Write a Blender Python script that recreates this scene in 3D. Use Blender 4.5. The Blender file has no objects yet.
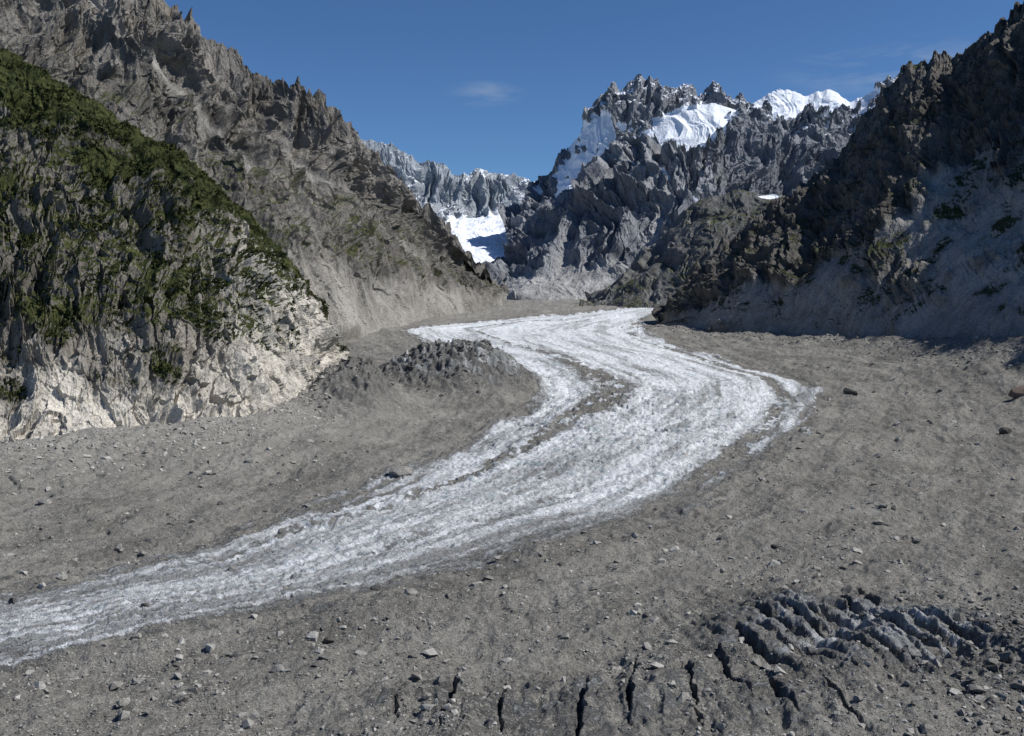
import bpy, math, numpy as np, time
from mathutils import Vector
T0=time.time()
f4=np.float32
rng=np.random.default_rng(11)
PT=rng.permutation(256); PT=np.concatenate([PT]*4).astype(np.int32)
G=rng.normal(size=(256,3)); G/=np.linalg.norm(G,axis=1)[:,None]; G=G.astype(f4)
G2a=rng.uniform(0,2*np.pi,256); G2=np.stack([np.cos(G2a),np.sin(G2a)],1).astype(f4)
RV=rng.random((256,4)).astype(f4)

def pn2(x,y):
    x=np.asarray(x,f4); y=np.asarray(y,f4)
    xf=np.floor(x); yf=np.floor(y); xi=xf.astype(np.int32)&255; yi=yf.astype(np.int32)&255
    fx=x-xf; fy=y-yf
    u=fx*fx*fx*(fx*(fx*6-15)+10); w=fy*fy*fy*(fy*(fy*6-15)+10)
    def c(a,b):
        h=PT[PT[xi+a]+yi+b]; return G2[h,0]*(fx-a)+G2[h,1]*(fy-b)
    a=c(0,0); b=c(1,0); d=c(0,1); e=c(1,1)
    r0=a+(b-a)*u; r1=d+(e-d)*u
    return (r0+(r1-r0)*w)*1.4
def pn3(x,y,z):
    x=np.asarray(x,f4); y=np.asarray(y,f4); z=np.asarray(z,f4)
    xf=np.floor(x); yf=np.floor(y); zf=np.floor(z)
    xi=xf.astype(np.int32)&255; yi=yf.astype(np.int32)&255; zi=zf.astype(np.int32)&255
    fx=x-xf; fy=y-yf; fz=z-zf
    u=fx*fx*(3-2*fx); v=fy*fy*(3-2*fy); w=fz*fz*(3-2*fz)
    def c(a,b,d):
        h=PT[PT[PT[xi+a]+yi+b]+zi+d]; g=G[h]
        return g[...,0]*(fx-a)+g[...,1]*(fy-b)+g[...,2]*(fz-d)
    def l(a,b,t): return a+(b-a)*t
    return l(l(l(c(0,0,0),c(1,0,0),u),l(c(0,1,0),c(1,1,0),u),v),l(l(c(0,0,1),c(1,0,1),u),l(c(0,1,1),c(1,1,1),u),v),w)*1.5
def fbm2(x,y,o=4,g=.5):
    s=0;a=1.;f=1.;n=0
    for i in range(o):
        s=s+a*pn2(x*f+i*17.3,y*f+i*9.1); n+=a; a*=g; f*=2.03
    return s/n
def rid2(x,y,o=4,g=.5):
    s=0;a=1.;f=1.;n=0
    for i in range(o):
        s=s+a*(1-2*np.abs(pn2(x*f+i*17.3,y*f+i*9.1))); n+=a; a*=g; f*=2.03
    return s/n
def fbm3(x,y,z,o=4,g=.5):
    s=0;a=1.;f=1.;n=0
    for i in range(o):
        s=s+a*pn3(x*f+i*17.3,y*f+i*9.1,z*f+i*5.7); n+=a; a*=g; f*=2.03
    return s/n
def rid3(x,y,z,o=4,g=.5):
    s=0;a=1.;f=1.;n=0
    for i in range(o):
        s=s+a*(1-2.2*np.abs(pn3(x*f+i*17.3,y*f+i*9.1,z*f+i*5.7))); n+=a; a*=g; f*=2.03
    return s/n
def blocks(x,y,z):
    sh=x.shape; x=x.ravel().astype(f4); y=y.ravel().astype(f4); z=z.ravel().astype(f4)
    xf=np.floor(x); yf=np.floor(y); zf=np.floor(z)
    xi=xf.astype(np.int32)&255; yi=yf.astype(np.int32)&255; zi=zf.astype(np.int32)&255
    best=np.full(x.shape,9.,f4); val=np.zeros(x.shape,f4)
    for a in (-1,0,1):
        for b in (-1,0,1):
            for c in (-1,0,1):
                h=PT[PT[PT[(xi+a)&255]+((yi+b)&255)]+((zi+c)&255)]
                r=RV[h]
                dx=xf+a+r[:,0]-x; dy=yf+b+r[:,1]-y; dz=zf+c+r[:,2]-z
                d=dx*dx+dy*dy+dz*dz
                m=d<best
                best=np.where(m,d,best)
                val=np.where(m,r[:,3]-.5+(dx*(r[:,1]-.5)+dy*(r[:,2]-.5)+dz*(r[:,0]-.5))*1.6,val)
    return val.reshape(sh)
def sst(a,b,x):
    t=np.clip((x-a)/(b-a),0,1); return t*t*(3-2*t)
def seg_dist(px,py,poly):
    best=np.full(px.shape,1e9,f4); al=np.zeros(px.shape,f4); s=0
    for (x0,y0),(x1,y1) in zip(poly[:-1],poly[1:]):
        dx=x1-x0; dy=y1-y0; L=math.hypot(dx,dy)
        t=np.clip(((px-x0)*dx+(py-y0)*dy)/(L*L),0,1)
        d=np.hypot(px-x0-t*dx,py-y0-t*dy)
        m=d<best; best=np.where(m,d,best); al=np.where(m,s+t*L,al); s+=L
    return best,al
def inside(px,py,poly):
    r=np.zeros(px.shape,bool); n=len(poly)
    for i in range(n):
        x0,y0=poly[i]; x1,y1=poly[(i+1)%n]
        if y0==y1: continue
        c=((y0>py)!=(y1>py))&(px<(x1-x0)*(py-y0)/(y1-y0)+x0)
        r^=c
    return r
def sdist(px,py,poly):
    d,_=seg_dist(px,py,list(poly)+[poly[0]])
    return np.where(inside(px,py,poly),d,-d)

def raw_mesh(name,verts,faces4,mat,smooth=False,color=None,flow=None,tri=False):
    k=3 if tri else 4
    me=bpy.data.meshes.new(name)
    nf=len(faces4)
    me.vertices.add(len(verts)); me.vertices.foreach_set("co",np.ascontiguousarray(verts,f4).ravel())
    me.loops.add(nf*k); me.loops.foreach_set("vertex_index",np.ascontiguousarray(faces4,np.int32).ravel())
    me.polygons.add(nf); me.polygons.foreach_set("loop_start",np.arange(0,nf*k,k,dtype=np.int32))
    try: me.polygons.foreach_set("loop_total",np.full(nf,k,np.int32))
    except Exception: pass
    me.polygons.foreach_set("use_smooth",np.full(nf,smooth,bool))
    if color is not None:
        a=me.color_attributes.new("mask",'FLOAT_COLOR','POINT'); a.data.foreach_set("color",np.ascontiguousarray(color,f4).ravel())
    if flow is not None:
        a=me.attributes.new("flow",'FLOAT_VECTOR','POINT'); a.data.foreach_set("vector",np.ascontiguousarray(flow,f4).ravel())
    me.update(calc_edges=True)
    ob=bpy.data.objects.new(name,me); bpy.context.scene.collection.objects.link(ob)
    me.materials.append(mat)
    return ob
def grid_faces(nv,nu):
    i=np.arange(nv*nu,dtype=np.int32).reshape(nv,nu)
    return np.stack([i[:-1,:-1],i[:-1,1:],i[1:,1:],i[1:,:-1]],-1).reshape(-1,4)

# ---------------- materials ----------------
class N:
    def __init__(s,nt): s.nt=nt
    def n(s,t,**k):
        nd=s.nt.nodes.new(t)
        for a,b in k.items(): setattr(nd,a,b)
        return nd
    def l(s,a,b): s.nt.links.new(a,b)
    def val(s,sock,v):
        if isinstance(v,(int,float)): sock.default_value=v
        elif isinstance(v,tuple): sock.default_value=v if len(v)!=3 or sock.type=='VECTOR' else (*v,1)
        else: s.l(v,sock)
    def math(s,op,a,b=0.,c=None,clamp=False):
        m=s.n('ShaderNodeMath',operation=op,use_clamp=clamp); s.val(m.inputs[0],a); s.val(m.inputs[1],b)
        if c is not None: s.val(m.inputs[2],c)
        return m.outputs[0]
    def mix(s,f,a,b,blend='MIX'):
        m=s.n('ShaderNodeMix',data_type='RGBA',blend_type=blend); s.val(m.inputs[0],f); s.val(m.inputs[6],a); s.val(m.inputs[7],b); return m.outputs[2]
    def mapr(s,v,a,b,c=0.,d=1.):
        m=s.n('ShaderNodeMapRange'); s.val(m.inputs[0],v)
        for i,x in zip((1,2,3,4),(a,b,c,d)): m.inputs[i].default_value=x
        return m.outputs[0]
    def noise(s,vec,scale,det=6,rough=.6,dist=0.):
        m=s.n('ShaderNodeTexNoise'); s.l(vec,m.inputs['Vector']); m.inputs['Scale'].default_value=scale
        m.inputs['Detail'].default_value=det; m.inputs['Roughness'].default_value=rough; m.inputs['Distortion'].default_value=dist
        return m.outputs['Fac']
    def scl(s,vec,sc):
        m=s.n('ShaderNodeVectorMath',operation='MULTIPLY'); s.l(vec,m.inputs[0]); m.inputs[1].default_value=sc; return m.outputs[0]
def newmat(name):
    m=bpy.data.materials.new(name); m.use_nodes=True; nt=m.node_tree; nt.nodes.clear(); h=N(nt)
    o=h.n('ShaderNodeOutputMaterial'); p=h.n('ShaderNodeBsdfPrincipled'); h.l(p.outputs[0],o.inputs[0])
    p.inputs['Roughness'].default_value=.9; p.inputs['Specular IOR Level'].default_value=.12
    return m,h,p

def rock_mat(name,dark,light,pale,scale=1.,bump=1.,veg1=(.018,.025,.009),veg2=(.072,.080,.028),snowc=(.80,.84,.90),stain=.55):
    m,h,p=newmat(name)
    pos=h.n('ShaderNodeTexCoord').outputs['Object']
    at=h.n('ShaderNodeAttribute',attribute_name='mask'); sep=h.n('ShaderNodeSeparateColor'); h.l(at.outputs['Color'],sep.inputs[0])
    n1=h.noise(pos,.006*scale,8,.65); n2=h.noise(h.scl(pos,(1,1,.3)),.05*scale,7,.7,.6); n3=h.noise(pos,.35*scale,4,.7)
    f=h.math('ADD',h.math('MULTIPLY',n1,.5),h.math('MULTIPLY',n2,.5))
    c=h.mix(h.mapr(f,.38,.62),dark,light)
    n4=h.noise(pos,.015*scale,4,.6)
    c=h.mix(h.mapr(n4,.5,.7,0,.4),c,h.mix(1.,c,(1.12,1.0,.83),'MULTIPLY'))
    c=h.mix(h.math('MULTIPLY',sep.outputs[2],.95),c,h.mix(h.mapr(f,.40,.58),tuple(x*.66 for x in pale),tuple(x*1.18 for x in pale)))
    st=h.noise(h.scl(pos,(1,1,.12)),.09*scale,5,.65)
    c=h.mix(h.mapr(st,.56,.68,0,stain),c,h.mix(1.,c,(.5,.48,.45),'MULTIPLY'))
    c=h.mix(1.,c,h.mapr(n3,.3,.7,.60,1.40),'MULTIPLY')
    g=h.mix(h.mapr(h.noise(pos,.06*scale,6,.7),.40,.62),veg1,veg2)
    gf=h.mapr(h.math('ADD',sep.outputs[1],h.math('ADD',h.math('MULTIPLY',h.math('SUBTRACT',n3,.5),2.2),h.math('MULTIPLY',h.math('SUBTRACT',n4,.5),1.2))),.4,.6)
    c=h.mix(gf,c,g)
    sf=h.mapr(h.math('ADD',sep.outputs[0],h.math('MULTIPLY',h.math('SUBTRACT',h.noise(pos,.03*scale,6,.75),.5),1.2)),.44,.54)
    c=h.mix(sf,c,snowc)
    h.l(c,p.inputs['Base Color'])
    b=h.n('ShaderNodeBump'); b.inputs['Distance'].default_value=2.8/scale*bump
    b.inputs['Strength'].default_value=1.
    hh=h.math('ADD',h.math('MULTIPLY',n2,1.3),h.math('MULTIPLY',n3,.65))
    hh=h.math('MULTIPLY',hh,h.math('SUBTRACT',1.,h.math('MULTIPLY',sf,.85)))
    h.l(hh,b.inputs['Height']); h.l(b.outputs[0],p.inputs['Normal'])
    return m

def ground_mat():
    m,h,p=newmat("moraine_and_ice")
    pos=h.n('ShaderNodeTexCoord').outputs['Object']
    at=h.n('ShaderNodeAttribute',attribute_name='mask'); sep=h.n('ShaderNodeSeparateColor'); h.l(at.outputs['Color'],sep.inputs[0])
    fl=h.n('ShaderNodeAttribute',attribute_name='flow').outputs['Vector']
    nb=h.noise(pos,.012,6,.6); nm=h.noise(pos,.12,6,.72); nf=h.noise(pos,.9,4,.78)
    st=h.noise(h.scl(fl,(.05,.004,0)),1.,5,.65,.3)
    f=h.math('ADD',h.math('MULTIPLY',nb,.35),h.math('ADD',h.math('MULTIPLY',nm,.3),h.math('MULTIPLY',st,.35)))
    c=h.mix(h.mapr(f,.40,.60),(.125,.121,.110),(.275,.267,.243))
    c=h.mix(1.,c,h.mapr(nf,.32,.68,.40,1.60),'MULTIPLY')
    vc=h.n('ShaderNodeTexVoronoi'); h.l(pos,vc.inputs['Vector']); vc.inputs['Scale'].default_value=.6
    sc=h.n('ShaderNodeSeparateColor'); h.l(vc.outputs['Color'],sc.inputs[0])
    stone=h.math('MULTIPLY',h.math('GREATER_THAN',sc.outputs[0],.72),h.math('LESS_THAN',vc.outputs['Distance'],.42))
    c=h.mix(h.math('MULTIPLY',stone,.8),c,h.mix(sc.outputs[1],(.08,.078,.072),(.44,.43,.40)))
    c=h.mix(h.math('MULTIPLY',sep.outputs[1],.8),c,h.mix(h.mapr(nm,.35,.65),(.22,.213,.195),(.40,.39,.355)))
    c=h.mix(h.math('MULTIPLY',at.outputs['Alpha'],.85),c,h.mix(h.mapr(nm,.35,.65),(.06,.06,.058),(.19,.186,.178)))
    s1=h.noise(h.scl(fl,(.18,.009,0)),1.,7,.72,.6); s2=h.noise(h.scl(fl,(.035,.10,0)),1.,6,.7,1.1); s3=h.noise(pos,.4,4,.75)
    s0=h.noise(h.scl(fl,(.045,.0028,0)),1.,5,.62,.5)
    q=h.math('ADD',h.math('MULTIPLY',s1,.44),h.math('ADD',h.math('MULTIPLY',s2,.28),h.math('MULTIPLY',s3,.28)))
    dirt=h.mapr(h.math('ADD',h.math('ADD',q,h.math('MULTIPLY',h.math('SUBTRACT',s0,.5),.75)),h.math('MULTIPLY',sep.outputs[2],.10)),.48,.67)
    ice=h.mix(dirt,(.78,.81,.845),(.25,.253,.25))
    bl=h.math('MULTIPLY',h.mapr(s2,.54,.63,0,.55),h.mapr(sep.outputs[2],.5,1.2,1.,.25))
    ice=h.mix(bl,ice,(.29,.38,.42))
    e=h.math('ADD',sep.outputs[0],h.math('MULTIPLY',h.math('SUBTRACT',q,.5),3.6))
    fac=h.mapr(e,.34,.62)
    c=h.mix(fac,c,ice)
    h.l(c,p.inputs['Base Color'])
    b=h.n('ShaderNodeBump'); b.inputs['Distance'].default_value=1.4; b.inputs['Strength'].default_value=1.
    hh=h.math('ADD',h.math('MULTIPLY',nf,1.),h.math('ADD',h.math('MULTIPLY',nm,2.2),h.math('MULTIPLY',stone,.4)))
    hh=h.math('ADD',hh,h.math('MULTIPLY',h.math('MULTIPLY',s2,fac),4.))
    h.l(hh,b.inputs['Height']); h.l(b.outputs[0],p.inputs['Normal'])
    p.inputs['Roughness'].default_value=.85
    return m
def simple_rock(name,a,b_):
    m,h,p=newmat(name); pos=h.n('ShaderNodeTexCoord').outputs['Object']
    gi=h.n('ShaderNodeNewGeometry').outputs['Random Per Island']
    c=h.mix(gi,a,b_); c=h.mix(1.,c,h.mapr(h.noise(pos,.8,5,.7),.3,.7,.65,1.35),'MULTIPLY')
    h.l(c,p.inputs['Base Color'])
    b=h.n('ShaderNodeBump'); b.inputs['Distance'].default_value=.4; h.l(h.noise(pos,1.2,4,.7),b.inputs['Height']); h.l(b.outputs[0],p.inputs['Normal'])
    return m
def leaf_mat():
    m,h,p=newmat("shrub_foliage"); pos=h.n('ShaderNodeTexCoord').outputs['Object']
    gi=h.n('ShaderNodeNewGeometry').outputs['Random Per Island']
    c=h.mix(gi,(.014,.020,.008),(.042,.052,.017)); c=h.mix(h.mapr(h.noise(pos,.02,5,.6),.5,.62,0,.7),c,(.080,.092,.031))
    h.l(c,p.inputs['Base Color']); return m

# ---------------- ground ----------------
profY=[0,1000,1500,2000,2500,3000,4000,4700,6000,12000]; profZ=[0,0,5,20,45,75,125,145,150,150]
LB=[(622,4200),(173,3600),(-107,3330),(-338,3020),(-182,2530),(-27,2240),(35,1930),(48,1700),(-17,1420),(-94,1143),(-132,1000),(-184,870),(-231,741),(-301,667),(-325,635),(-407,571),(-468,513)]
RB=[(-388,426),(-335,470),(-271,529),(-229,556),(-159,606),(-75,667),(6,741),(90,833),(179,952),(264,1111),(370,1333),(485,1600),(567,1890),(528,2130),(441,2480),(386,2900),(435,3400),(597,3900)]
CL=[(620,4300),(300,3600),(100,3000),(180,2450),(300,2050),(275,1650),(190,1350),(90,1130),(0,950),(-90,800),(-180,680),(-290,590),(-430,480)]
M1=[(160,3330),(-126,3000),(-32,2650),(45,2480),(110,2290),(150,2080),(182,1770),(140,1560),(81,1400),(9,1176),(-52,1000),(-102,909),(-180,780)]
M1w=[5,7,9,14,24,36,46,40,26,14,10,8,5]
M2=[(340,2900),(400,2500),(440,2300),(501,1980),(470,1720),(366,1420),(256,1176),(178,1000),(109,850),(10,720)]
M3=[(330,3300),(230,2900),(250,2500),(330,2150),(345,1850),(280,1500),(180,1220),(90,1020),(10,880),(-110,740)]
LFOOT=[(-900,980),(-682,1030),(-538,1050),(-457,1110),(-392,1180),(-327,1250),(-303,1430),(-275,1600),(-330,1800)]
RFOOT=[(430,3120),(603,2900),(750,2604),(850,2310),(900,2009),(930,1760),(950,1489),(960,1000),(960,300)]
CREV=[([(-28,512),(-31,470),(-30,430)],1.6,9),([(-2,505),(-5,470),(-6,430)],1.3,8),([(18,520),(14,495)],1.,6),([(36,492),(31,460),(28,430)],1.9,10),
      ([(66,530),(58,490),(51,440)],1.4,9),([(90,515),(86,480),(84,440)],1.2,7),([(128,580),(126,550),(131,522),(144,494)],3.4,12),([(146,612),(149,580),(160,548)],2.4,10),
      ([(224,660),(225,615),(234,578),(248,536)],3.2,12),([(180,620),(186,583),(197,552),(214,524)],2.3,11),([(164,594),(171,553),(187,514)],2.0,10),([(205,632),(208,593),(220,552)],2.0,11),([(110,540),(108,500),(112,470)],1.8,8),
      ([(195,604),(203,565),(218,534)],1.4,9),([(150,545),(158,515),(172,490)],1.7,9),([(176,560),(186,530),(200,505)],1.3,8),([(238,600),(246,565),(262,530)],1.7,9),([(-52,500),(-55,470),(-52,440)],1.1,6),([(128,505),(126,478),(130,450)],1.6,8),([(150,490),(150,465),(156,440)],1.6,8)]
def ground_eval(X,Y):
    z=np.interp(Y,profY,profZ).astype(f4)
    dl,_=seg_dist(X,Y,LB); dr,_=seg_dist(X,Y,RB); poly=LB+RB
    ins=inside(X,Y,poly); w=dl/(dl+dr+1e-3)
    d=np.where(ins,np.minimum(dl,dr),-np.minimum(dl,dr))
    s=np.where(ins,w*320,np.where(dr<dl,320+dr,-dl))
    _,al=seg_dist(X,Y,CL)
    wx=fbm2(X/60,Y/60,3)*14
    lf,_=seg_dist(X,Y,LFOOT); z+=38*np.clip(1-(lf+wx)/190,0,1)**1.7
    rf,_=seg_dist(X,Y,RFOOT); amp=np.interp(Y,[1800,2900],[78,0]); z+=amp*np.clip(1-rf/450,0,1)**2
    z+=np.interp(Y,[1800,2600],[22,8])*np.clip(1-(rf+wx*2)/110,0,1)**1.5
    icein=sst(-20,60,d)
    z+=fbm2(X/190,Y/190,3)*11*(1-.5*icein)+(fbm2(X/45,Y/45,3)*5.6+rid2(X/16,Y/22,3)*2.4)*(1-.6*icein)+fbm2(X/4.5,Y/4.5,3)*1.1+rid2(X/9,Y/9,2)*.8
    z+=(1-sst(-10,20,d))*rid2(s/48+wx*.03,al/260,3)*5.0
    n=fbm2(s/22+wx*.05,al/170,4); n2=fbm2(X/22,Y/22,4)
    fade=np.interp(Y,[450,700,1000,1500],[.96,.96,1.05,1.15])
    wid=np.interp(Y,[500,1000,1800,2600],[28,44,22,14])
    ice=np.clip(.5+(d+np.interp(Y,[500,900,1300],[14,6,-4])+56*n+26*n2)/(2*wid),0,1); ice=ice*fade
    bands=sst(.30,.66,rid2(s/36+wx*.05+n2*.3,al/600+3,3))*np.interp(Y,[600,1200,2000],[.5,.45,.34])
    ice=np.clip(ice-bands*.55-np.clip(n2-.12,0,1)*.4,0,1.1)
    z+=sst(0,160,d)*7
    cz=np.exp(-((X-150)/230)**2-((Y-1550)/430)**2)
    tr=rid2(al/18+n2*1.1+s/60,s/60,3)
    lone=rid2(s/6.5+n2*.8,al/34,3)
    k=np.clip(ice,0,1)
    z+=k*(tr*(2.6+9*cz)+lone*1.9+rid2(X/8,Y/8,2)*1.5)
    best=np.full(X.shape,1e9,f4); wi=np.zeros(X.shape,f4)
    for (a,b),(wa,wb) in zip(zip(M1[:-1],M1[1:]),zip(M1w[:-1],M1w[1:])):
        dx=b[0]-a[0]; dy=b[1]-a[1]; t=np.clip(((X-a[0])*dx+(Y-a[1])*dy)/(dx*dx+dy*dy),0,1)
        dd=np.hypot(X-a[0]-t*dx,Y-a[1]-t*dy); m=dd<best; best=np.where(m,dd,best); wi=np.where(m,wa+(wb-wa)*t,wi)
    m1=(1-sst(.2,1.8,(best+n2*26+n*22)/wi))
    b2,a2=seg_dist(X,Y,M2); m2=(1-sst(.1,2.,(b2+n2*16+n*14)/15))*.95
    b3,a3=seg_dist(X,Y,M3)
    m3=(1-sst(.1,2.2,(b3+n2*18+n*26)/8))*.4
    mor=np.maximum(np.maximum(m1,m2),m3)*sst(-.45,.05,n2+n)
    z+=m1*2.2+m1*rid2(X/12,Y/14,2)*1.8
    ice=ice*(1-mor*.85)
    # debris-covered serac mound
    ex=(X+112+(Y-1950)*.05)/140; ey=(Y-1900)/200
    g=np.exp(-(ex*ex+ey*ey)**1.8)
    rg=rid2(X/66+Y/120,Y/90,4,.6)
    z+=g*(44+26*rg)+g*20*np.abs(rid2(X/26+Y/60,Y/28,3,.6))
    ex=(X+236)/58; ey=(Y-1540)/130; g3=np.exp(-(ex*ex+ey*ey)**1.4)
    z+=g3*(32+30*rid2(X/28,Y/36,4,.6))
    gi=np.clip(g*1.5,0,1)*sst(.24,.5,rid2(X/60+Y/70,Y/26,3))
    ice=np.where(g>.05,np.minimum(ice,np.clip(1-g*2.6,0,1))+gi*.66,ice)
    ice=ice*(1-g3*.95)
    dark=np.clip(np.maximum(g*1.6,g3*1.7)*(1-gi*.5),0,1)*.95
    near=Y<740
    dirt=np.interp(Y,[450,700,1000,1500,2600,4000],[.30,.30,.15,0.,-.2,-.5])+np.clip(1-d/60,0,1)*.4+g*1.
    dirt=np.where(near&(d<-20),1.1,dirt)
    if near.any():
        x=X[near];y=Y[near]; wob=fbm2(x/9,y/9,4)*4.0
        dz=np.zeros(x.shape,f4); ic=np.zeros(x.shape,f4); dk=np.zeros(x.shape,f4)
        for pl,wd,dp in CREV:
            dd,aa=seg_dist(x+wob,y,pl)
            L=sum(math.dist(p,q) for p,q in zip(pl[:-1],pl[1:]))
            tap=np.clip(np.minimum(aa+2,L+2-aa)/22,0,1)*np.clip(.75+fbm2(aa/12,aa*0+wd*9,2)*1.2,.1,1.2)
            kk=np.exp(-(dd/(wd*(.3+.7*tap)))**4)
            dz-=kk*dp*tap; dz+=np.exp(-(dd/(wd*4.5))**2)*dp*.22*tap
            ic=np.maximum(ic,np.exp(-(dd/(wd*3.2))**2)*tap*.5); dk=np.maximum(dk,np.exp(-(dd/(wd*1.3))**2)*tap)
        zz=np.exp(-(((x-196)/100)**2+((y-562)/80)**2)**1.6)
        # long curved ice fins
        uu=(x+.32*(y-560)+.0016*(y-560)**2)
        rr=rid2(uu/15+wob*.06,y/150,4,.45)
        dz+=zz*(rr*9+3)+zz*fbm2(x/30,y/30,2)*6
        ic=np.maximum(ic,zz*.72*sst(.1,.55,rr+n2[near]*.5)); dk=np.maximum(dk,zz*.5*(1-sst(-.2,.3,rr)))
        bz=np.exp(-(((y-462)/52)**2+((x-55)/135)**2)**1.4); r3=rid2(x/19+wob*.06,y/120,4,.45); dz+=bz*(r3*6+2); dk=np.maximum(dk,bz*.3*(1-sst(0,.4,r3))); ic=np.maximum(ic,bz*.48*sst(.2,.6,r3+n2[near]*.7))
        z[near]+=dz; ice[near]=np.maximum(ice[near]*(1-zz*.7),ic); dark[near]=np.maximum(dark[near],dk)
        rr=np.exp(-((x-295)/45)**2-((y-520)/50)**2); z[near]+=rr*(8+6*rid2(x/12,y/12,3)); dark[near]=np.maximum(dark[near],rr*.6)
    pale=np.clip(1-lf/170+n2*.4,0,1)*sst(-30,30,-d)*.8+np.clip(sst(2500,3300,Y)*sst(10,60,-d),0,1)*.35
    return z,ice,np.clip(pale,0,1),np.clip(dirt+.4,-.2,1.8),s,al,dark
cols=np.concatenate([np.linspace(-3,-.75,60,endpoint=False),np.linspace(-.75,.75,1380),np.linspace(.75,3,61)[1:]]).astype(f4)
lr=np.concatenate([np.linspace(math.log(230),math.log(415),70,endpoint=False),np.linspace(math.log(415),math.log(3300),1030,endpoint=False),np.linspace(math.log(3300),math.log(9500),120)])
rows=np.exp(lr).astype(f4)
CX,CY=np.meshgrid(cols,rows)
GX=CX*CY; GY=CY
gz,gice,gpale,gdirt,gs,gal,gdark=ground_eval(GX,GY)
V=np.stack([GX,GY,gz],-1).reshape(-1,3)
col=np.stack([gice,gpale,gdirt,gdark],-1).reshape(-1,4)
flow=np.stack([gs,gal,np.zeros_like(gs)],-1).reshape(-1,3)
raw_mesh("ground",V,grid_faces(len(rows),len(cols)),ground_mat(),True,col,flow)
print("ground",time.time()-T0)
def gheight(x,y):
    c=x/y; fi=np.interp(c,cols,np.arange(len(cols))); fj=np.interp(y,rows,np.arange(len(rows)))
    i=np.clip(fi.astype(int),0,len(cols)-2); j=np.clip(fj.astype(int),0,len(rows)-2); a=fi-i; b=fj-j
    return (gz[j,i]*(1-a)*(1-b)+gz[j,i+1]*a*(1-b)+gz[j+1,i]*(1-a)*b+gz[j+1,i+1]*a*b), gice[j,i]

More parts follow.
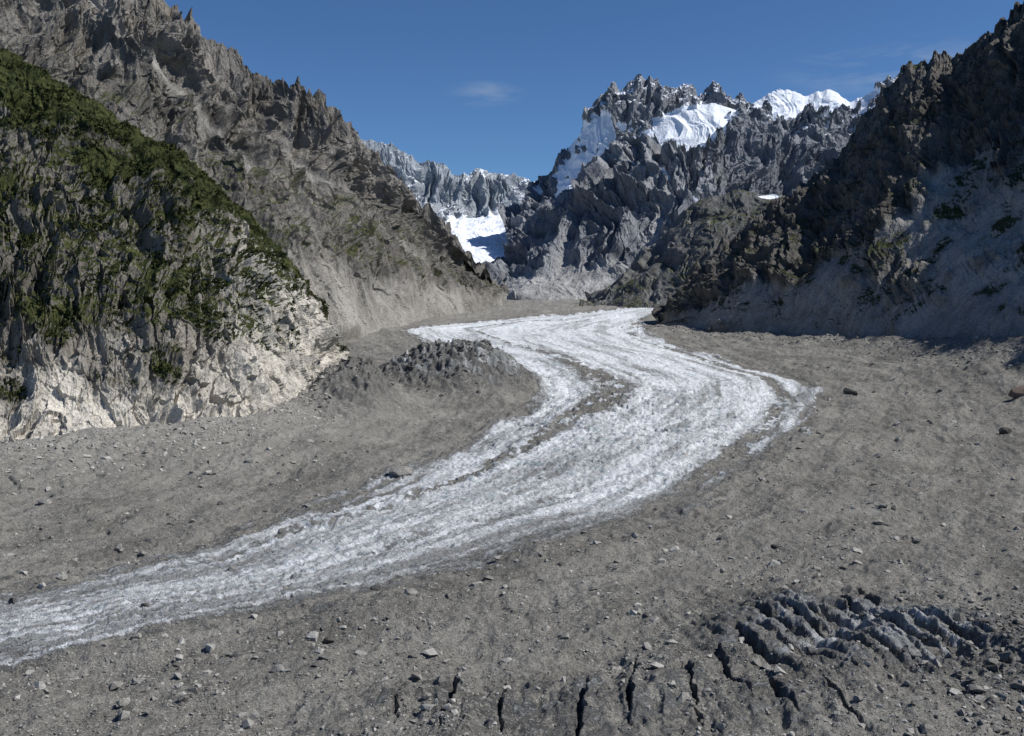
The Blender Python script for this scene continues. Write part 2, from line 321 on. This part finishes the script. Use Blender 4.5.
# ---------------- mountains (lofted ridge sheets) ----------------
def gsm(a,sig,ax):
    if sig<.5: return a
    r=int(sig*3); k=np.exp(-np.arange(-r,r+1)**2/(2*sig*sig)); k/=k.sum()
    pad=[(0,0)]*a.ndim; pad[ax]=(r,r); A=np.pad(a,pad,mode='edge')
    out=np.zeros_like(a)
    for i,w in enumerate(k):
        sl=[slice(None)]*a.ndim; sl[ax]=slice(i,i+a.shape[ax]); out+=w*A[tuple(sl)]
    return out
def normals(P):
    du=np.gradient(P,axis=1); dv=np.gradient(P,axis=0)
    n=np.cross(du,dv); n/=np.linalg.norm(n,axis=-1,keepdims=True)+1e-9
    return n
def mountain(name,rails,vs,back,nu,nv,mat,big=(300,50),med=(70,8),small=(16,2.5),rib=(60,25,1.8),saw=None,block=None,crest=(40,20),masks=None,calm=None,flat=None,usm=.006,seed=0.,keep=.1,warpn=1.3,octs=6,ribg=.56):
    rails=[np.array(r,float) for r in rails]; back=np.array(back,float)
    t=np.linspace(rails[0][0,0],rails[0][-1,0],nu)
    def rs(r,sm):
        a=np.stack([np.interp(t,r[:,0],r[:,k]) for k in (1,2,3)],-1); return gsm(a,sm,0)
    R=[rs(r,nu*(usm if i==len(rails)-1 else .02)) for i,r in enumerate(rails)]
    B=rs(back,nu*.02); vs=np.array(vs,float); K=len(R)
    nb=max(12,nv//12); v=np.linspace(0,1,nv)
    M=[]
    for k in range(K):
        a=max(k-1,0); b=min(k+1,K-1); M.append((R[b]-R[a])/(vs[b]-vs[a]))
    P=np.zeros((nv,nu,3))
    for j,x in enumerate(v):
        k=min(max(np.searchsorted(vs,x)-1,0),K-2); h=vs[k+1]-vs[k]; q=(x-vs[k])/h
        P[j]=(2*q**3-3*q*q+1)*R[k]+(q**3-2*q*q+q)*h*M[k]+(-2*q**3+3*q*q)*R[k+1]+(q**3-q*q)*h*M[k+1]
    nrm=normals(gsm(gsm(P,nv*.03,0),nu*.02,1))
    s=np.sign(nrm[...,2].mean()); nrm*=s
    q=np.linspace(0,1,nb+1)[1:,None,None]
    PB=R[-1][None]*(1-q)+B[None]*q
    nB=np.repeat(nrm[-1][None],nb,0)
    P=np.concatenate([P,PB]); nrm=np.concatenate([nrm,nB])
    v2=np.concatenate([v,1+q[:,0,0]*.25]); Tt,Vv=np.meshgrid(t,v2)
    X,Y,Z=[P[...,i]+seed for i in range(3)]
    cm=calm(P[...,0],P[...,1],P[...,2],Tt,Vv) if calm else 0.
    fl=flat(Tt,Vv,fbm3(X/160,Y/160,Z/160,3)) if flat else 0.
    am=(1-(1-keep)*cm)*(1-.82*fl)
    d=fbm3(X/big[0],Y/big[0],Z/big[0]/1.5,3,.5)*big[1]*2
    warp=fbm3(X/big[0]*1.6,Y/big[0]*1.6,Z/big[0]*1.6,3)
    u=Tt*rib[0]+warp*warpn+seed
    r0=rid2(u,Vv*rib[2]+warp*.5,octs,ribg); d=d+(r0-.3)*rib[1]*np.clip(.35+Vv,0,1)*2*(1-.75*cm)*(1-.72*fl)
    if saw:
        for sa,sb,amp in saw:
            qq=Tt*sa+Vv*sb+warp*warpn*.9+fbm3(X/med[0],Y/med[0],Z/med[0],3)*.6; fl_=np.floor(qq); fr=qq-fl_
            jit=RV[(fl_.astype(np.int32))&255,1]
            d=d+(fr**1.2-.45)*amp*(.4+1.1*jit)*np.clip(.6+warp*2.,.05,1.3)*am
    d=d+rid3(X/med[0],Y/med[0],Z/med[0]/2.2,4,.55)*med[1]*am
    d=d+fbm3(X/small[0],Y/small[0],Z/small[0]/1.6,3,.6)*small[1]*(1-(1-keep)*cm)*(1-.35*fl)
    if block: 
        for cs,ba in block: d=d+blocks(X/cs+warp*.5,Y/cs,Z/cs/2.6+warp*.5)*ba*am
    edge=sst(0,.04,Vv)*.9+.1
    d=d*(1-.55*sst(.85,1.,Vv))
    P=P+nrm*(d*edge)[...,None]
    cw=sst(.80,1.,Vv)*(1-sst(1.0,1.2,Vv)*.6)
    sp=np.abs(rid2(Tt*crest[0]*.5+seed*3,Vv*.8,2,.5))**2*.8
    P[...,2]+=cw*crest[1]*(rid2(Tt*crest[0]+seed,Vv*1.2,5,.6)-.35+sp)*(1-.8*cm if calm else 1.)
    nn=normals(P); nz=np.abs(nn[...,2])
    col=np.zeros(P.shape[:2]+(4,)); col[...,3]=1
    if masks:
        r,g,b=masks(P[...,0],P[...,1],P[...,2],nz,Tt,Vv); col[...,0]=r; col[...,1]=g; col[...,2]=b
    if flat is not None: col[...,2]=np.maximum(col[...,2],fl*(1-col[...,1]))
    if calm is not None: col[...,0]=np.maximum(col[...,0],cm)
    raw_mesh(name,P.reshape(-1,3),grid_faces(*P.shape[:2]),mat,False,col.reshape(-1,4))
    print(name,time.time()-T0)
    return P,col,nz

mat_near=rock_mat("cliff_rock",(.075,.070,.062),(.25,.235,.208),(.57,.54,.48),stain=.4)
mat_mid=rock_mat("mountain_rock",(.088,.084,.078),(.26,.246,.224),(.295,.285,.262),.6,veg2=(.09,.10,.042))
mat_right=rock_mat("shade_painted_rock",(.045,.043,.040),(.165,.158,.146),(.30,.293,.275),.7,veg2=(.07,.082,.032))  # shade of the right wall put into a darker rock colour
mat_far=rock_mat("far_rock_haze_tint",(.10,.115,.14),(.29,.30,.318),(.34,.34,.335),.25,bump=.6)  # aerial haze put into the base colour as a blue-grey tint
mat_dist=rock_mat("haze_tinted_rock",(.20,.235,.27),(.38,.41,.44),(.4,.4,.4),.12,bump=.6)  # paler and bluer still: distance haze painted into the rock colour

# left spur
foot=[(-.15,-760,1010,-25),(0,-590,1030,-25),(.1,-470,1090,-25),(.18,-400,1160,-25),(.25,-330,1235,-25),(.3,-290,1420,-20),(.34,-262,1590,-10),(.36,-265,1720,-5)]
r1=[(-.15,-760,1130,98),(0,-592,1150,70),(.1,-498,1200,78),(.18,-420,1250,60),(.25,-348,1330,56),(.3,-312,1480,52),(.34,-284,1620,44),(.36,-285,1730,25)]
r2=[(-.15,-861,1300,317),(0,-655,1280,251),(.1,-548,1330,253),(.18,-455,1370,227),(.25,-375,1430,200),(.3,-325,1530,139),(.34,-288,1640,80),(.36,-290,1740,45)]
r3=[(-.15,-1093,1500,695),(0,-794,1550,572),(.1,-659,1600,491),(.18,-548,1650,418),(.25,-436,1650,320),(.29,-366,1650,235),(.325,-312,1660,130),(.345,-290,1700,70),(.36,-292,1760,40)]
bk=[(-.15,-1400,1900,500),(0,-1000,1950,380),(.1,-850,2000,250),(.18,-700,2000,150),(.25,-600,2000,60),(.3,-500,1950,20),(.36,-400,1900,0)]
def mk(X,Y,Z,nz,t,v):
    n=fbm3(X/70,Y/70,Z/70,4)
    g=sst(.24,.50,v+n*.35)*(.1+1.*sst(.22,.6,nz+n*.55))*(1-sst(.24,.33,t+n*.06)*(1-sst(.75,.95,v)))
    g=np.maximum(g,sst(.72,.90,v+n*.35)*.95)
    b=np.maximum((1-sst(.18,.38,v+n*.3))*.9,sst(.19,.26,t+n*.07)*(1-sst(.75,.95,v))*1.)
    return 0,np.clip(g,0,1),np.clip(b,0,1)
def fl(t,v,n): return (1-sst(.06,.15,v+n*.08))
SP,SC,SN=mountain("left_cliff_spur",[foot,r1,r2,r3],[0,.22,.55,1],bk,700,480,mat_near,big=(150,16),med=(36,6),small=(8,1.4),rib=(26,15,1.2),saw=[(40,3,12),(-28,8,8),(80,-5,3)],block=[(22,7),(9,2.4)],crest=(60,9),masks=mk,flat=fl,seed=3.,octs=5,ribg=.5)

# left mountain
foot=[(-.2,-1600,1800,60),(0,-1200,1900,60),(.15,-900,2150,25),(.3,-530,2480,30),(.4,-347,3080,60),(.46,-192,3680,90),(.512,10,4250,100)]
r1=[(-.2,-1800,2000,600),(0,-1300,2150,450),(.15,-1000,2400,340),(.3,-572,2700,286),(.4,-364,3250,230),(.46,-198,3800,205),(.512,0,4300,178)]
r2=[(-.2,-2100,2400,1200),(0,-1350,2500,900),(.13,-1080,2700,720),(.25,-790,3000,610),(.35,-560,3400,520),(.4,-420,3650,430),(.45,-262,3950,320),(.512,-15,4380,190)]
r3=[(-.2,-2300,2900,1700),(0,-1560,3000,1250),(.13,-1175,3020,1120),(.165,-1058,3050,1085),(.19,-1000,3100,1020),(.225,-917,3180,955),(.25,-850,3230,895),(.29,-740,3330,870),(.32,-655,3400,820),(.345,-595,3500,760),(.365,-530,3600,685),(.385,-470,3700,620),(.4,-420,3760,560),(.43,-318,3880,478),(.45,-248,3980,410),(.475,-150,4100,308),(.5,-55,4300,205),(.512,0,4400,180)]
bk=[(-.2,-2800,4200,500),(.1,-1800,4200,300),(.3,-1200,4500,200),(.4,-800,4700,150),(.512,-200,4900,120)]
def mk(X,Y,Z,nz,t,v):
    n=fbm3(X/140,Y/140,Z/140,4)
    g=sst(.35,.7,nz+n*.5)*(1-sst(.45,.8,v+n*.4))*sst(.12,.26,v+n*.14)*.62
    return 0,np.clip(g,0,1),0
def fl(t,v,n):
    a=1-sst(.12,.24,v+n*.12)
    q=v-(.93-(t-.05)*2.1)+n*.06
    b=np.exp(-(q/.03)**2)*sst(.02,.1,t)*(1-sst(.27,.32,t))
    q=v-(.72-(t-.25)*2.2)+n*.1; c=np.exp(-(q/.035)**2)*sst(.22,.28,t)*(1-sst(.42,.46,t))*.8
    e=sst(.2,.45,n)*(1-sst(.6,.9,v))*.6
    return np.clip(np.maximum(np.maximum(a*.85,b),np.maximum(c,e)),0,1)
mountain("left_rocky_mountain",[foot,r1,r2,r3],[0,.18,.55,1],bk,920,480,mat_mid,big=(330,44),med=(80,13),small=(18,3.4),rib=(22,46,1.15),saw=[(40,2,24),(-32,7,16),(95,-3,5)],block=[(40,10),(15,4)],crest=(75,54),masks=mk,flat=fl,seed=40.,octs=5,ribg=.52)

# right mountain
foot=[(.65,400,3150,50),(.72,590,2900,30),(.8,740,2590,20),(.88,835,2300,20),(.96,885,2000,25),(1.04,915,1750,30),(1.15,940,1480,30),(1.3,950,1000,30),(1.6,950,300,30)]
r1=[(.65,440,3200,85),(.7,600,3020,150),(.75,720,2880,190),(.8,850,2760,240),(.88,985,2560,330),(.96,1130,2500,430),(1.04,1290,2420,520),(1.15,1400,2000,560),(1.3,1400,1200,560),(1.6,1400,300,560)]
r2=[(.65,455,3250,97),(.675,535,3280,167),(.7,618,3290,268),(.745,774,3310,402),(.8,959,3320,519),(.83,1059,3325,602),(.86,1155,3320,731),(.885,1228,3300,822),(.905,1289,3280,895),(.93,1345,3230,925),(.947,1388,3200,938),(.962,1431,3180,922),(.985,1470,3080,965),(1.01,1494,3000,1004),(1.06,1589,2900,1099),(1.2,1858,2700,1253),(1.35,2000,1800,1300),(1.6,2000,500,1300)]
bk=[(.65,700,3700,120),(.8,1500,4200,150),(1.,2100,4000,300),(1.2,2600,3500,400),(1.6,2800,600,400)]
def mk(X,Y,Z,nz,t,v):
    n=fbm3(X/110,Y/110,Z/110,4)
    g=sst(.45,.8,nz)*sst(-.04,.16,n-np.abs(v-.5)*.7+.10)
    return 0,np.clip(g,0,1)*.8,0
def fl(t,v,n):
    a=1-sst(.50,.62,v+n*.25+(.9-t)*.35); out=sst(.16,.40,n+.08)*sst(.02,.08,v)
    return np.clip(a-out*.6,0,1)
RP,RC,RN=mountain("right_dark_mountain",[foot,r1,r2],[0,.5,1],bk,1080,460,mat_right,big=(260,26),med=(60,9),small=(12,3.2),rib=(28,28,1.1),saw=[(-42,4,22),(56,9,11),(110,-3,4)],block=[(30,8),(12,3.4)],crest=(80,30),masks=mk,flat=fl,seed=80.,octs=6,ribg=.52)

# central buttress
foot=[(.46,-330,5300,120),(.5,-40,5000,110),(.52,38,4850,110),(.6,414,4750,110),(.7,865,4650,110),(.95,1900,4600,150)]
r1=[(.46,-300,5600,180),(.5,-20,5350,225),(.52,90,5300,270),(.6,480,5150,330),(.7,960,5100,400),(.95,2100,5200,400)]
r3=[(.46,-330,5900,250),(.488,-144,5950,308),(.51,-12,6000,440),(.53,108,6000,560),(.55,228,6000,715),(.58,408,6000,850),(.6,528,6000,960),(.622,660,6000,1075),(.645,798,6000,1165),(.665,918,6000,1250),(.69,1068,6000,1300),(.715,1218,6000,1316),(.735,1338,6000,1280),(.755,1458,6000,1190),(.79,1668,6000,1100),(.83,1908,6000,1010),(.95,2500,6000,800)]
bk=[(.46,-200,6800,150),(.6,600,7000,400),(.7,1200,7000,700),(.95,2600,6800,500)]
SNB=[(740,1070),(880,1210),(1080,1320),(1400,1350),(1290,1180),(1150,1040),(1068,950),(910,1010)]
def calm(X,Y,Z,t,v):
    n=fbm2(X/60,Z/60,5,.6)*90
    a=sst(-12,12,sdist(X,Z,SNB)+n)
    for (x,z,rx,rz) in [(860,830,16,80),(980,640,20,70),(1000,560,60,12),(700,930,12,50)]:
        a=np.maximum(a,np.exp(-(((X-x+ (Z-z)*.35+n*.3)/rx)**2+((Z-z)/rz)**2))*.9)
    return a
def fl(t,v,n):
    b=(1-sst(.14,.32,v+n*.2))
    c=np.exp(-((t-.655-(.35-v)*-.09)/.012)**2)*(1-sst(.45,.6,v)); e=np.exp(-((t-.535-v*.08)/.010)**2)*(1-sst(.3,.5,v))
    return np.clip(np.maximum(np.maximum(b,c),e),0,1)
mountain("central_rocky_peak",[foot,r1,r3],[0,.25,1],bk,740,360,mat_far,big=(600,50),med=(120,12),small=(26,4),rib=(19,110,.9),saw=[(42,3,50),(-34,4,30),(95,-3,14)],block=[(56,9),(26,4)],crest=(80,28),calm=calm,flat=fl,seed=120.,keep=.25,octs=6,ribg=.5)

# foothill in front of it
foot=[(.58,250,4100,100),(.62,400,4020,100),(.65,538,3920,95),(.7,714,3820,100),(.8,1090,3750,110),(.95,1700,3750,150)]
r1=[(.58,300,4250,150),(.62,440,4200,200),(.65,575,4150,260),(.7,790,4080,350),(.8,1150,4050,380),(.95,1750,4050,350)]
r3=[(.58,330,4400,160),(.61,431,4400,205),(.635,541,4400,323),(.655,629,4400,420),(.68,739,4400,525),(.705,849,4400,596),(.74,1003,4400,627),(.78,1179,4400,609),(.82,1355,4400,574),(.95,1900,4400,500)]
bk=[(.58,400,4900,130),(.7,900,4950,150),(.95,2000,4900,200)]
def calm(X,Y,Z,t,v): return np.exp(-((X-1120)/75)**2-((Z-600)/14)**2)*.9
def mk(X,Y,Z,nz,t,v):
    n=fbm3(X/120,Y/120,Z/120,4)
    return 0,sst(.5,.85,nz+n*.4)*.5,np.clip(sst(.0,.4,n)*.4+(1-sst(.1,.35,v+n*.2))*.5,0,1)
mountain("foothill",[foot,r1,r3],[0,.4,1],bk,420,220,rock_mat("foothill_rock",(.08,.084,.087),(.19,.19,.185),(.25,.248,.24),.4),big=(240,24),med=(60,7),small=(16,2.4),rib=(22,28,1.),saw=[(40,3,12)],crest=(60,10),masks=mk,calm=calm,seed=160.,octs=5,ribg=.5)

# high snowy peaks behind
c=[(.5,-80,780),(.525,104,880),(.545,264,1064),(.56,384,1240),(.58,544,1440),(.595,664,1640),(.612,800,1830),(.622,880,1780),(.64,1024,1860),(.655,1144,1770),(.668,1248,1740),(.685,1384,1775),(.7,1504,1745),(.715,1624,1800),(.73,1744,1700),(.745,1864,1650),(.76,1984,1720),(.775,2104,1780),(.79,2224,1800),(.805,2344,1740),(.815,2424,1780),(.83,2544,1790),(.85,2704,1680),(.87,2864,1764),(.885,2984,1826),(.9,3104,1848),(.96,3584,1760),(1.1,4600,1600)]
r3=[(t,x,8000,z) for t,x,z in c]
foot=[(.5,-60,6900,250),(.6,600,6500,300),(.7,1300,6500,400),(.9,2800,6500,400),(1.1,4300,6500,400)]
r1=[(.5,-60,7500,560),(.545,220,7450,640),(.6,640,7350,900),(.7,1400,7300,950),(.9,2900,7300,1000),(1.1,4400,7300,900)]
bk=[(.5,0,9000,300),(.7,1500,9200,600),(1.1,4800,9200,600)]
S1=[(280,830),(384,1180),(600,1500),(704,1640),(850,1400),(760,1220),(620,1060),(420,840)]
S2=[(1880,1580),(1980,1840),(2224,1940),(2544,1930),(2704,1820),(2950,1900),(2850,1580),(2464,1510),(2304,1580),(2144,1520)]
def calm(X,Y,Z,t,v):
    n=fbm2(X/110,Z/150,5,.6)*300
    return np.maximum(sst(-20,20,sdist(X,Z,S1)+n),sst(-20,20,sdist(X,Z,S2)+n-5))
def mk(X,Y,Z,nz,t,v):
    n=fbm3(X/150,Y/150,Z/150,4)
    return sst(.4,.65,nz+n*.35)*sst(1000,1500,Z)*.6,0,0
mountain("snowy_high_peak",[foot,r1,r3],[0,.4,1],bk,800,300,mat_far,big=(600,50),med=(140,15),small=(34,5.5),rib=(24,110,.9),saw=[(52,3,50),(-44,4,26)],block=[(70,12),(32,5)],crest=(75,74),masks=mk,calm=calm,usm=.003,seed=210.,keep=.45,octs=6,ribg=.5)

# distant range with snowfield
r3=[(.25,-2900,11000,2000),(.34,-1720,10000,1700),(.38,-1320,10000,1640),(.395,-1170,10000,1600),(.41,-1020,10000,1500),(.425,-870,10000,1430),(.44,-720,10000,1450),(.452,-600,10000,1310),(.48,-320,10000,1340),(.5,-120,10000,1300),(.52,80,10000,1300),(.54,280,10000,1280),(.6,880,10000,1300),(.7,1800,10000,1200)]
r2=[(.25,-2500,9500,1000),(.38,-1200,9500,980),(.44,-680,9500,900),(.5,-120,9500,930),(.54,280,9500,960),(.7,1800,9500,880)]
r1=[(.25,-2200,8000,600),(.42,-700,8000,600),(.5,-120,8000,600),(.54,200,8000,640),(.7,1500,8000,600)]
foot=[(.25,-1800,6300,130),(.42,-500,6300,130),(.5,-60,6300,130),(.54,100,6300,130),(.7,1200,6300,130)]
bk=[(.25,-3000,12000,600),(.7,1800,11500,500)]
def calm(X,Y,Z,t,v):
    n=fbm2(X/260,Z/120,5,.6)
    return 1-sst(.51,.57,v+n*.24)
def mk(X,Y,Z,nz,t,v):
    n=fbm3(X/120,Y/120,Z/120,4)
    return sst(.45,.7,nz+n*.3)*.5,0,0
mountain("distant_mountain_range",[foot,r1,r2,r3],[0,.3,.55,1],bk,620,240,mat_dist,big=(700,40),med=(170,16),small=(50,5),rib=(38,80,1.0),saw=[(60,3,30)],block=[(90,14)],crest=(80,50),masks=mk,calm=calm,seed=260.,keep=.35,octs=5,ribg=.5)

# ---------------- rocks ----------------
import bmesh
def hull(seed,n=16,sq=.7):
    r=np.random.default_rng(seed); bm=bmesh.new()
    p=r.normal(size=(n,3)); p/=np.linalg.norm(p,axis=1)[:,None]; p*=r.uniform(.75,1.15,(n,1)); p*=np.array([1.15,.9,sq])
    for q in p: bm.verts.new(q)
    res=bmesh.ops.convex_hull(bm,input=bm.verts[:])
    bmesh.ops.delete(bm,geom=[g for g in res['geom_interior'] if isinstance(g,bmesh.types.BMVert)],context='VERTS')
    bm.verts.ensure_lookup_table(); bm.verts.index_update()
    v=np.array([x.co[:] for x in bm.verts],f4); fc=np.array([[a.index for a in fa.verts] for fa in bm.faces if len(fa.verts)==3],np.int32)
    bm.free(); return v,fc
H=[hull(100+i,13) for i in range(14)]
def rock_field(name,x,y,z,r,mat):
    vs=[];fs=[];o=0
    k=rng.integers(0,len(H),len(x)); an=rng.uniform(0,6.28,len(x)); st=rng.uniform(.7,1.3,(len(x),3))
    for h in range(len(H)):
        I=np.where(k==h)[0]
        if not len(I): continue
        v,fc=H[h]; c=np.cos(an[I])[:,None]; s=np.sin(an[I])[:,None]
        a=v[None]*st[I][:,None,:]*r[I][:,None,None]
        px=a[...,0]*c-a[...,1]*s+x[I][:,None]; py=a[...,0]*s+a[...,1]*c+y[I][:,None]; pz=a[...,2]+z[I][:,None]
        vs.append(np.stack([px,py,pz],-1).reshape(-1,3))
        fs.append((fc[None]+(np.arange(len(I))*len(v))[:,None,None]+o).reshape(-1,3)); o+=len(I)*len(v)
    return raw_mesh(name,np.concatenate(vs),np.concatenate(fs),mat,False,tri=True)
rm=simple_rock("debris_rock",(.10,.097,.09),(.40,.39,.36))
n=95000
c=rng.uniform(-.72,.72,n); y=1/rng.uniform(1/2600,1/420,n); x=c*y
z,ic=gheight(x,y)
dens=fbm2(x/50,y/50,3); keep=(rng.random(n)<np.clip(.55+dens*1.6,.05,1))&((ic<.35)|(rng.random(n)<.08))
x,y,z=x[keep],y[keep],z[keep]; r=np.clip(.32*rng.random(len(x))**-.43,.3,3.6)*(.75+y/2000)
rock_field("rock_debris",x,y,z+r*.15,r,rm)
n=3800; x=rng.normal(300,50,n); y=rng.normal(515,60,n); k=y>400; x,y=x[k],y[k]; z,_=gheight(x,y); r=np.clip(.55*rng.random(len(x))**-.45,.45,4.4)
rock_field("boulder_pile",x,y,z+r*.2,r,simple_rock("dark_block_rock",(.07,.068,.063),(.30,.29,.265)))
n=4600; tt=rng.random(n)*7.99; i=tt.astype(int); LF=np.array(LFOOT,float); p=LF[i]+(LF[i+1]-LF[i])*(tt-i)[:,None]
off=np.abs(rng.normal(0,60,n)); x=p[:,0]+off*.55+rng.normal(0,8,n); y=p[:,1]-off*.7; z,_=gheight(x,y); r=np.clip(.7*rng.random(n)**-.42,.6,4.2)
rock_field("talus_rocks",x,y,z+r*.05,r,simple_rock("pale_talus_rock",(.18,.173,.155),(.46,.445,.41)))
n=1800; a=rng.normal(size=(n,2)); x=-130+a[:,0]*75; y=1880+a[:,1]*120; z,_=gheight(x,y); r=np.clip(1.2*rng.random(n)**-.4,1,6)
rock_field("mound_rocks",x,y,z+r*.1,r,simple_rock("mound_rock",(.05,.05,.048),(.24,.236,.225)))
n=5000; tt=rng.random(n)*5.99; i=tt.astype(int); RF=np.array(RFOOT,float); p=RF[i]+(RF[i+1]-RF[i])*(tt-i)[:,None]
off=np.abs(rng.normal(0,60,n)); x=p[:,0]-off*.9+rng.normal(0,10,n); y=p[:,1]-off*.35; z,_=gheight(x,y); r=np.clip(.9*rng.random(n)**-.42,.8,6)
rock_field("scree_blocks",x,y,z+r*.05,r,simple_rock("scree_rock",(.10,.097,.09),(.34,.33,.305)))
def boulder(x,y,r,mat,seed,sq=.75):
    v,fc=hull(seed,22,sq); zz,_=gheight(np.array([float(x)]),np.array([float(y)]))
    bm=bmesh.new(); vv=[bm.verts.new(q) for q in v*r]
    for a in fc: bm.faces.new([vv[i] for i in a])
    bmesh.ops.recalc_face_normals(bm,faces=bm.faces)
    bmesh.ops.bevel(bm,geom=bm.edges[:],offset=r*.04,segments=1,affect='EDGES')
    bmesh.ops.triangulate(bm,faces=bm.faces)
    me=bpy.data.meshes.new("boulder"); bm.to_mesh(me); bm.free(); me.materials.append(mat)
    ob=bpy.data.objects.new("boulder",me); ob.location=(x,y,zz[0]+r*.3); bpy.context.scene.collection.objects.link(ob)
def plain(name,c):
    m,h,p=newmat(name); pos=h.n('ShaderNodeTexCoord').outputs['Object']
    h.l(h.mix(h.mapr(h.noise(pos,.5,6,.7),.35,.65),tuple(x*.6 for x in c),tuple(x*1.3 for x in c)),p.inputs['Base Color'])
    b=h.n('ShaderNodeBump'); b.inputs['Distance'].default_value=.8; h.l(h.noise(pos,.7,5,.7),b.inputs['Height']); h.l(b.outputs[0],p.inputs['Normal']); return m
bm1=plain("grey_boulder",(.26,.25,.23)); bm2=plain("brown_boulder",(.17,.135,.112)); bm3=plain("dark_boulder",(.09,.088,.08))
for b in [(-117,1045,11,bm1,1),(-88,645,4,bm3,2),(-63,625,4.2,bm1,3),(-119,508,3.6,bm1,4),(-181,468,3.4,bm1,5),(-103,562,3,bm3,6),(585,1720,13,bm3,7),(768,1510,17,bm2,8),(-183,800,5,bm1,9),
          (-165,490,2.5,bm1,10),(30,560,2.6,bm1,11),(75,600,3,bm1,12),(200,760,3.6,bm3,13),(300,820,4,bm1,14),(-210,560,2.8,bm1,15),(-310,620,3.4,bm3,16),(250,1000,4.5,bm1,17),(640,1300,8,bm3,18),(420,1150,5,bm1,19),(-420,900,6,bm1,20),(210,690,3,bm1,21),(-40,470,2.2,bm1,22)]:
    boulder(*b)

# ---------------- shrubs ----------------
def shrubs(name,cent,rad,mat,nl=12):
    n=len(cent); off=rng.normal(size=(n,nl,3)); off/=np.linalg.norm(off,axis=-1,keepdims=True); off*=rng.random((n,nl,1))**.4
    off*=np.array([1,1,.75]); c=cent[:,None]+off*rad[:,None,None]; c[...,2]+=rad[:,None]*.3
    a=rng.normal(size=(n,nl,3)); a/=np.linalg.norm(a,axis=-1,keepdims=True); b=rng.normal(size=(n,nl,3)); b=np.cross(a,b); b/=np.linalg.norm(b,axis=-1,keepdims=True)
    s=(rad[:,None,None]*rng.uniform(.25,.5,(n,nl,1))); a=a*s; b=b*s*.7
    v=np.stack([c-a-b,c+a-b*.6,c+a*.8+b,c-a*.7+b],2).reshape(-1,3)
    raw_mesh(name,v,np.arange(len(v)).reshape(-1,4),mat,False)
lm=leaf_mat()
gm=SC[...,1]; cand=np.argwhere((gm>.35)); pk=cand[rng.integers(0,len(cand),19000)]
cent=SP[pk[:,0],pk[:,1]]; q=fbm2(cent[:,0]/38,cent[:,2]/38,4); k=(q>.0); cent=cent[k]; rad=rng.uniform(.9,3.0,len(cent))*(1+np.clip(q[k],0,1)*1.5)
shrubs("alpine_shrubs",cent,rad,lm)
cand=np.argwhere((RC[...,1]>.4)); pk=cand[rng.integers(0,len(cand),2200)]
shrubs("alpine_shrubs",RP[pk[:,0],pk[:,1]],rng.uniform(1.5,4,len(pk)),lm,8)

# ---------------- light, sky, camera ----------------
az=math.radians(97); el=math.radians(48.5)
d=Vector((math.sin(az)*math.cos(el),math.cos(az)*math.cos(el),math.sin(el)))
L=bpy.data.lights.new("sun",'SUN'); L.energy=5.0; L.angle=math.radians(.5); L.color=(1,.965,.915)
so=bpy.data.objects.new("sun",L); so.rotation_euler=d.to_track_quat('Z','Y').to_euler(); so.location=(2000,-500,3000); bpy.context.scene.collection.objects.link(so)
w=bpy.data.worlds.new("World"); bpy.context.scene.world=w; w.use_nodes=True; nt=w.node_tree; nt.nodes.clear(); h=N(nt)
o=h.n('ShaderNodeOutputWorld'); bg=h.n('ShaderNodeBackground'); h.l(bg.outputs[0],o.inputs[0]); bg.inputs[1].default_value=.09
sk=h.n('ShaderNodeTexSky',sky_type='NISHITA'); sk.sun_disc=False; sk.sun_elevation=el; sk.sun_rotation=az; sk.altitude=2500; sk.air_density=1.; sk.dust_density=0.1; sk.ozone_density=3.
gen=h.n('ShaderNodeTexCoord').outputs['Generated']
c=h.mix(1.,sk.outputs[0],(.56,.78,1.0),'MULTIPLY')
cl=h.noise(h.scl(gen,(14,14,60)),1.,6,.6,.5)
tot=None
for (dx,dz,sx,sz) in [(-.027,.196,.045,.014),(.385,.222,.12,.03)]:
    v=Vector((dx,1,dz)).normalized()
    sb=h.n('ShaderNodeVectorMath',operation='SUBTRACT'); h.l(gen,sb.inputs[0]); sb.inputs[1].default_value=v
    ln=h.n('ShaderNodeVectorMath',operation='LENGTH'); h.l(h.scl(sb.outputs[0],(1/sx,1/sx,1/sz)),ln.inputs[0])
    k=h.mapr(ln.outputs['Value'],0,1,1,0); tot=k if tot is None else h.math('ADD',tot,k)
cf=h.math('MULTIPLY',tot,h.mapr(cl,.42,.75),clamp=True)
c=h.mix(h.math('MULTIPLY',cf,.55),c,(5.,5.6,6.4))
h.l(c,bg.inputs[0])
cam=bpy.data.cameras.new("camera"); cam.sensor_width=36; cam.lens=35.16; cam.shift_y=-78/1024; cam.clip_start=1; cam.clip_end=60000
co=bpy.data.objects.new("camera",cam); co.location=(0,0,200); co.rotation_euler=(math.radians(90),0,0); bpy.context.scene.collection.objects.link(co)
sc=bpy.context.scene; sc.camera=co
sc.view_settings.view_transform='Standard'; sc.view_settings.look='None'; sc.view_settings.exposure=0
print("done",time.time()-T0)
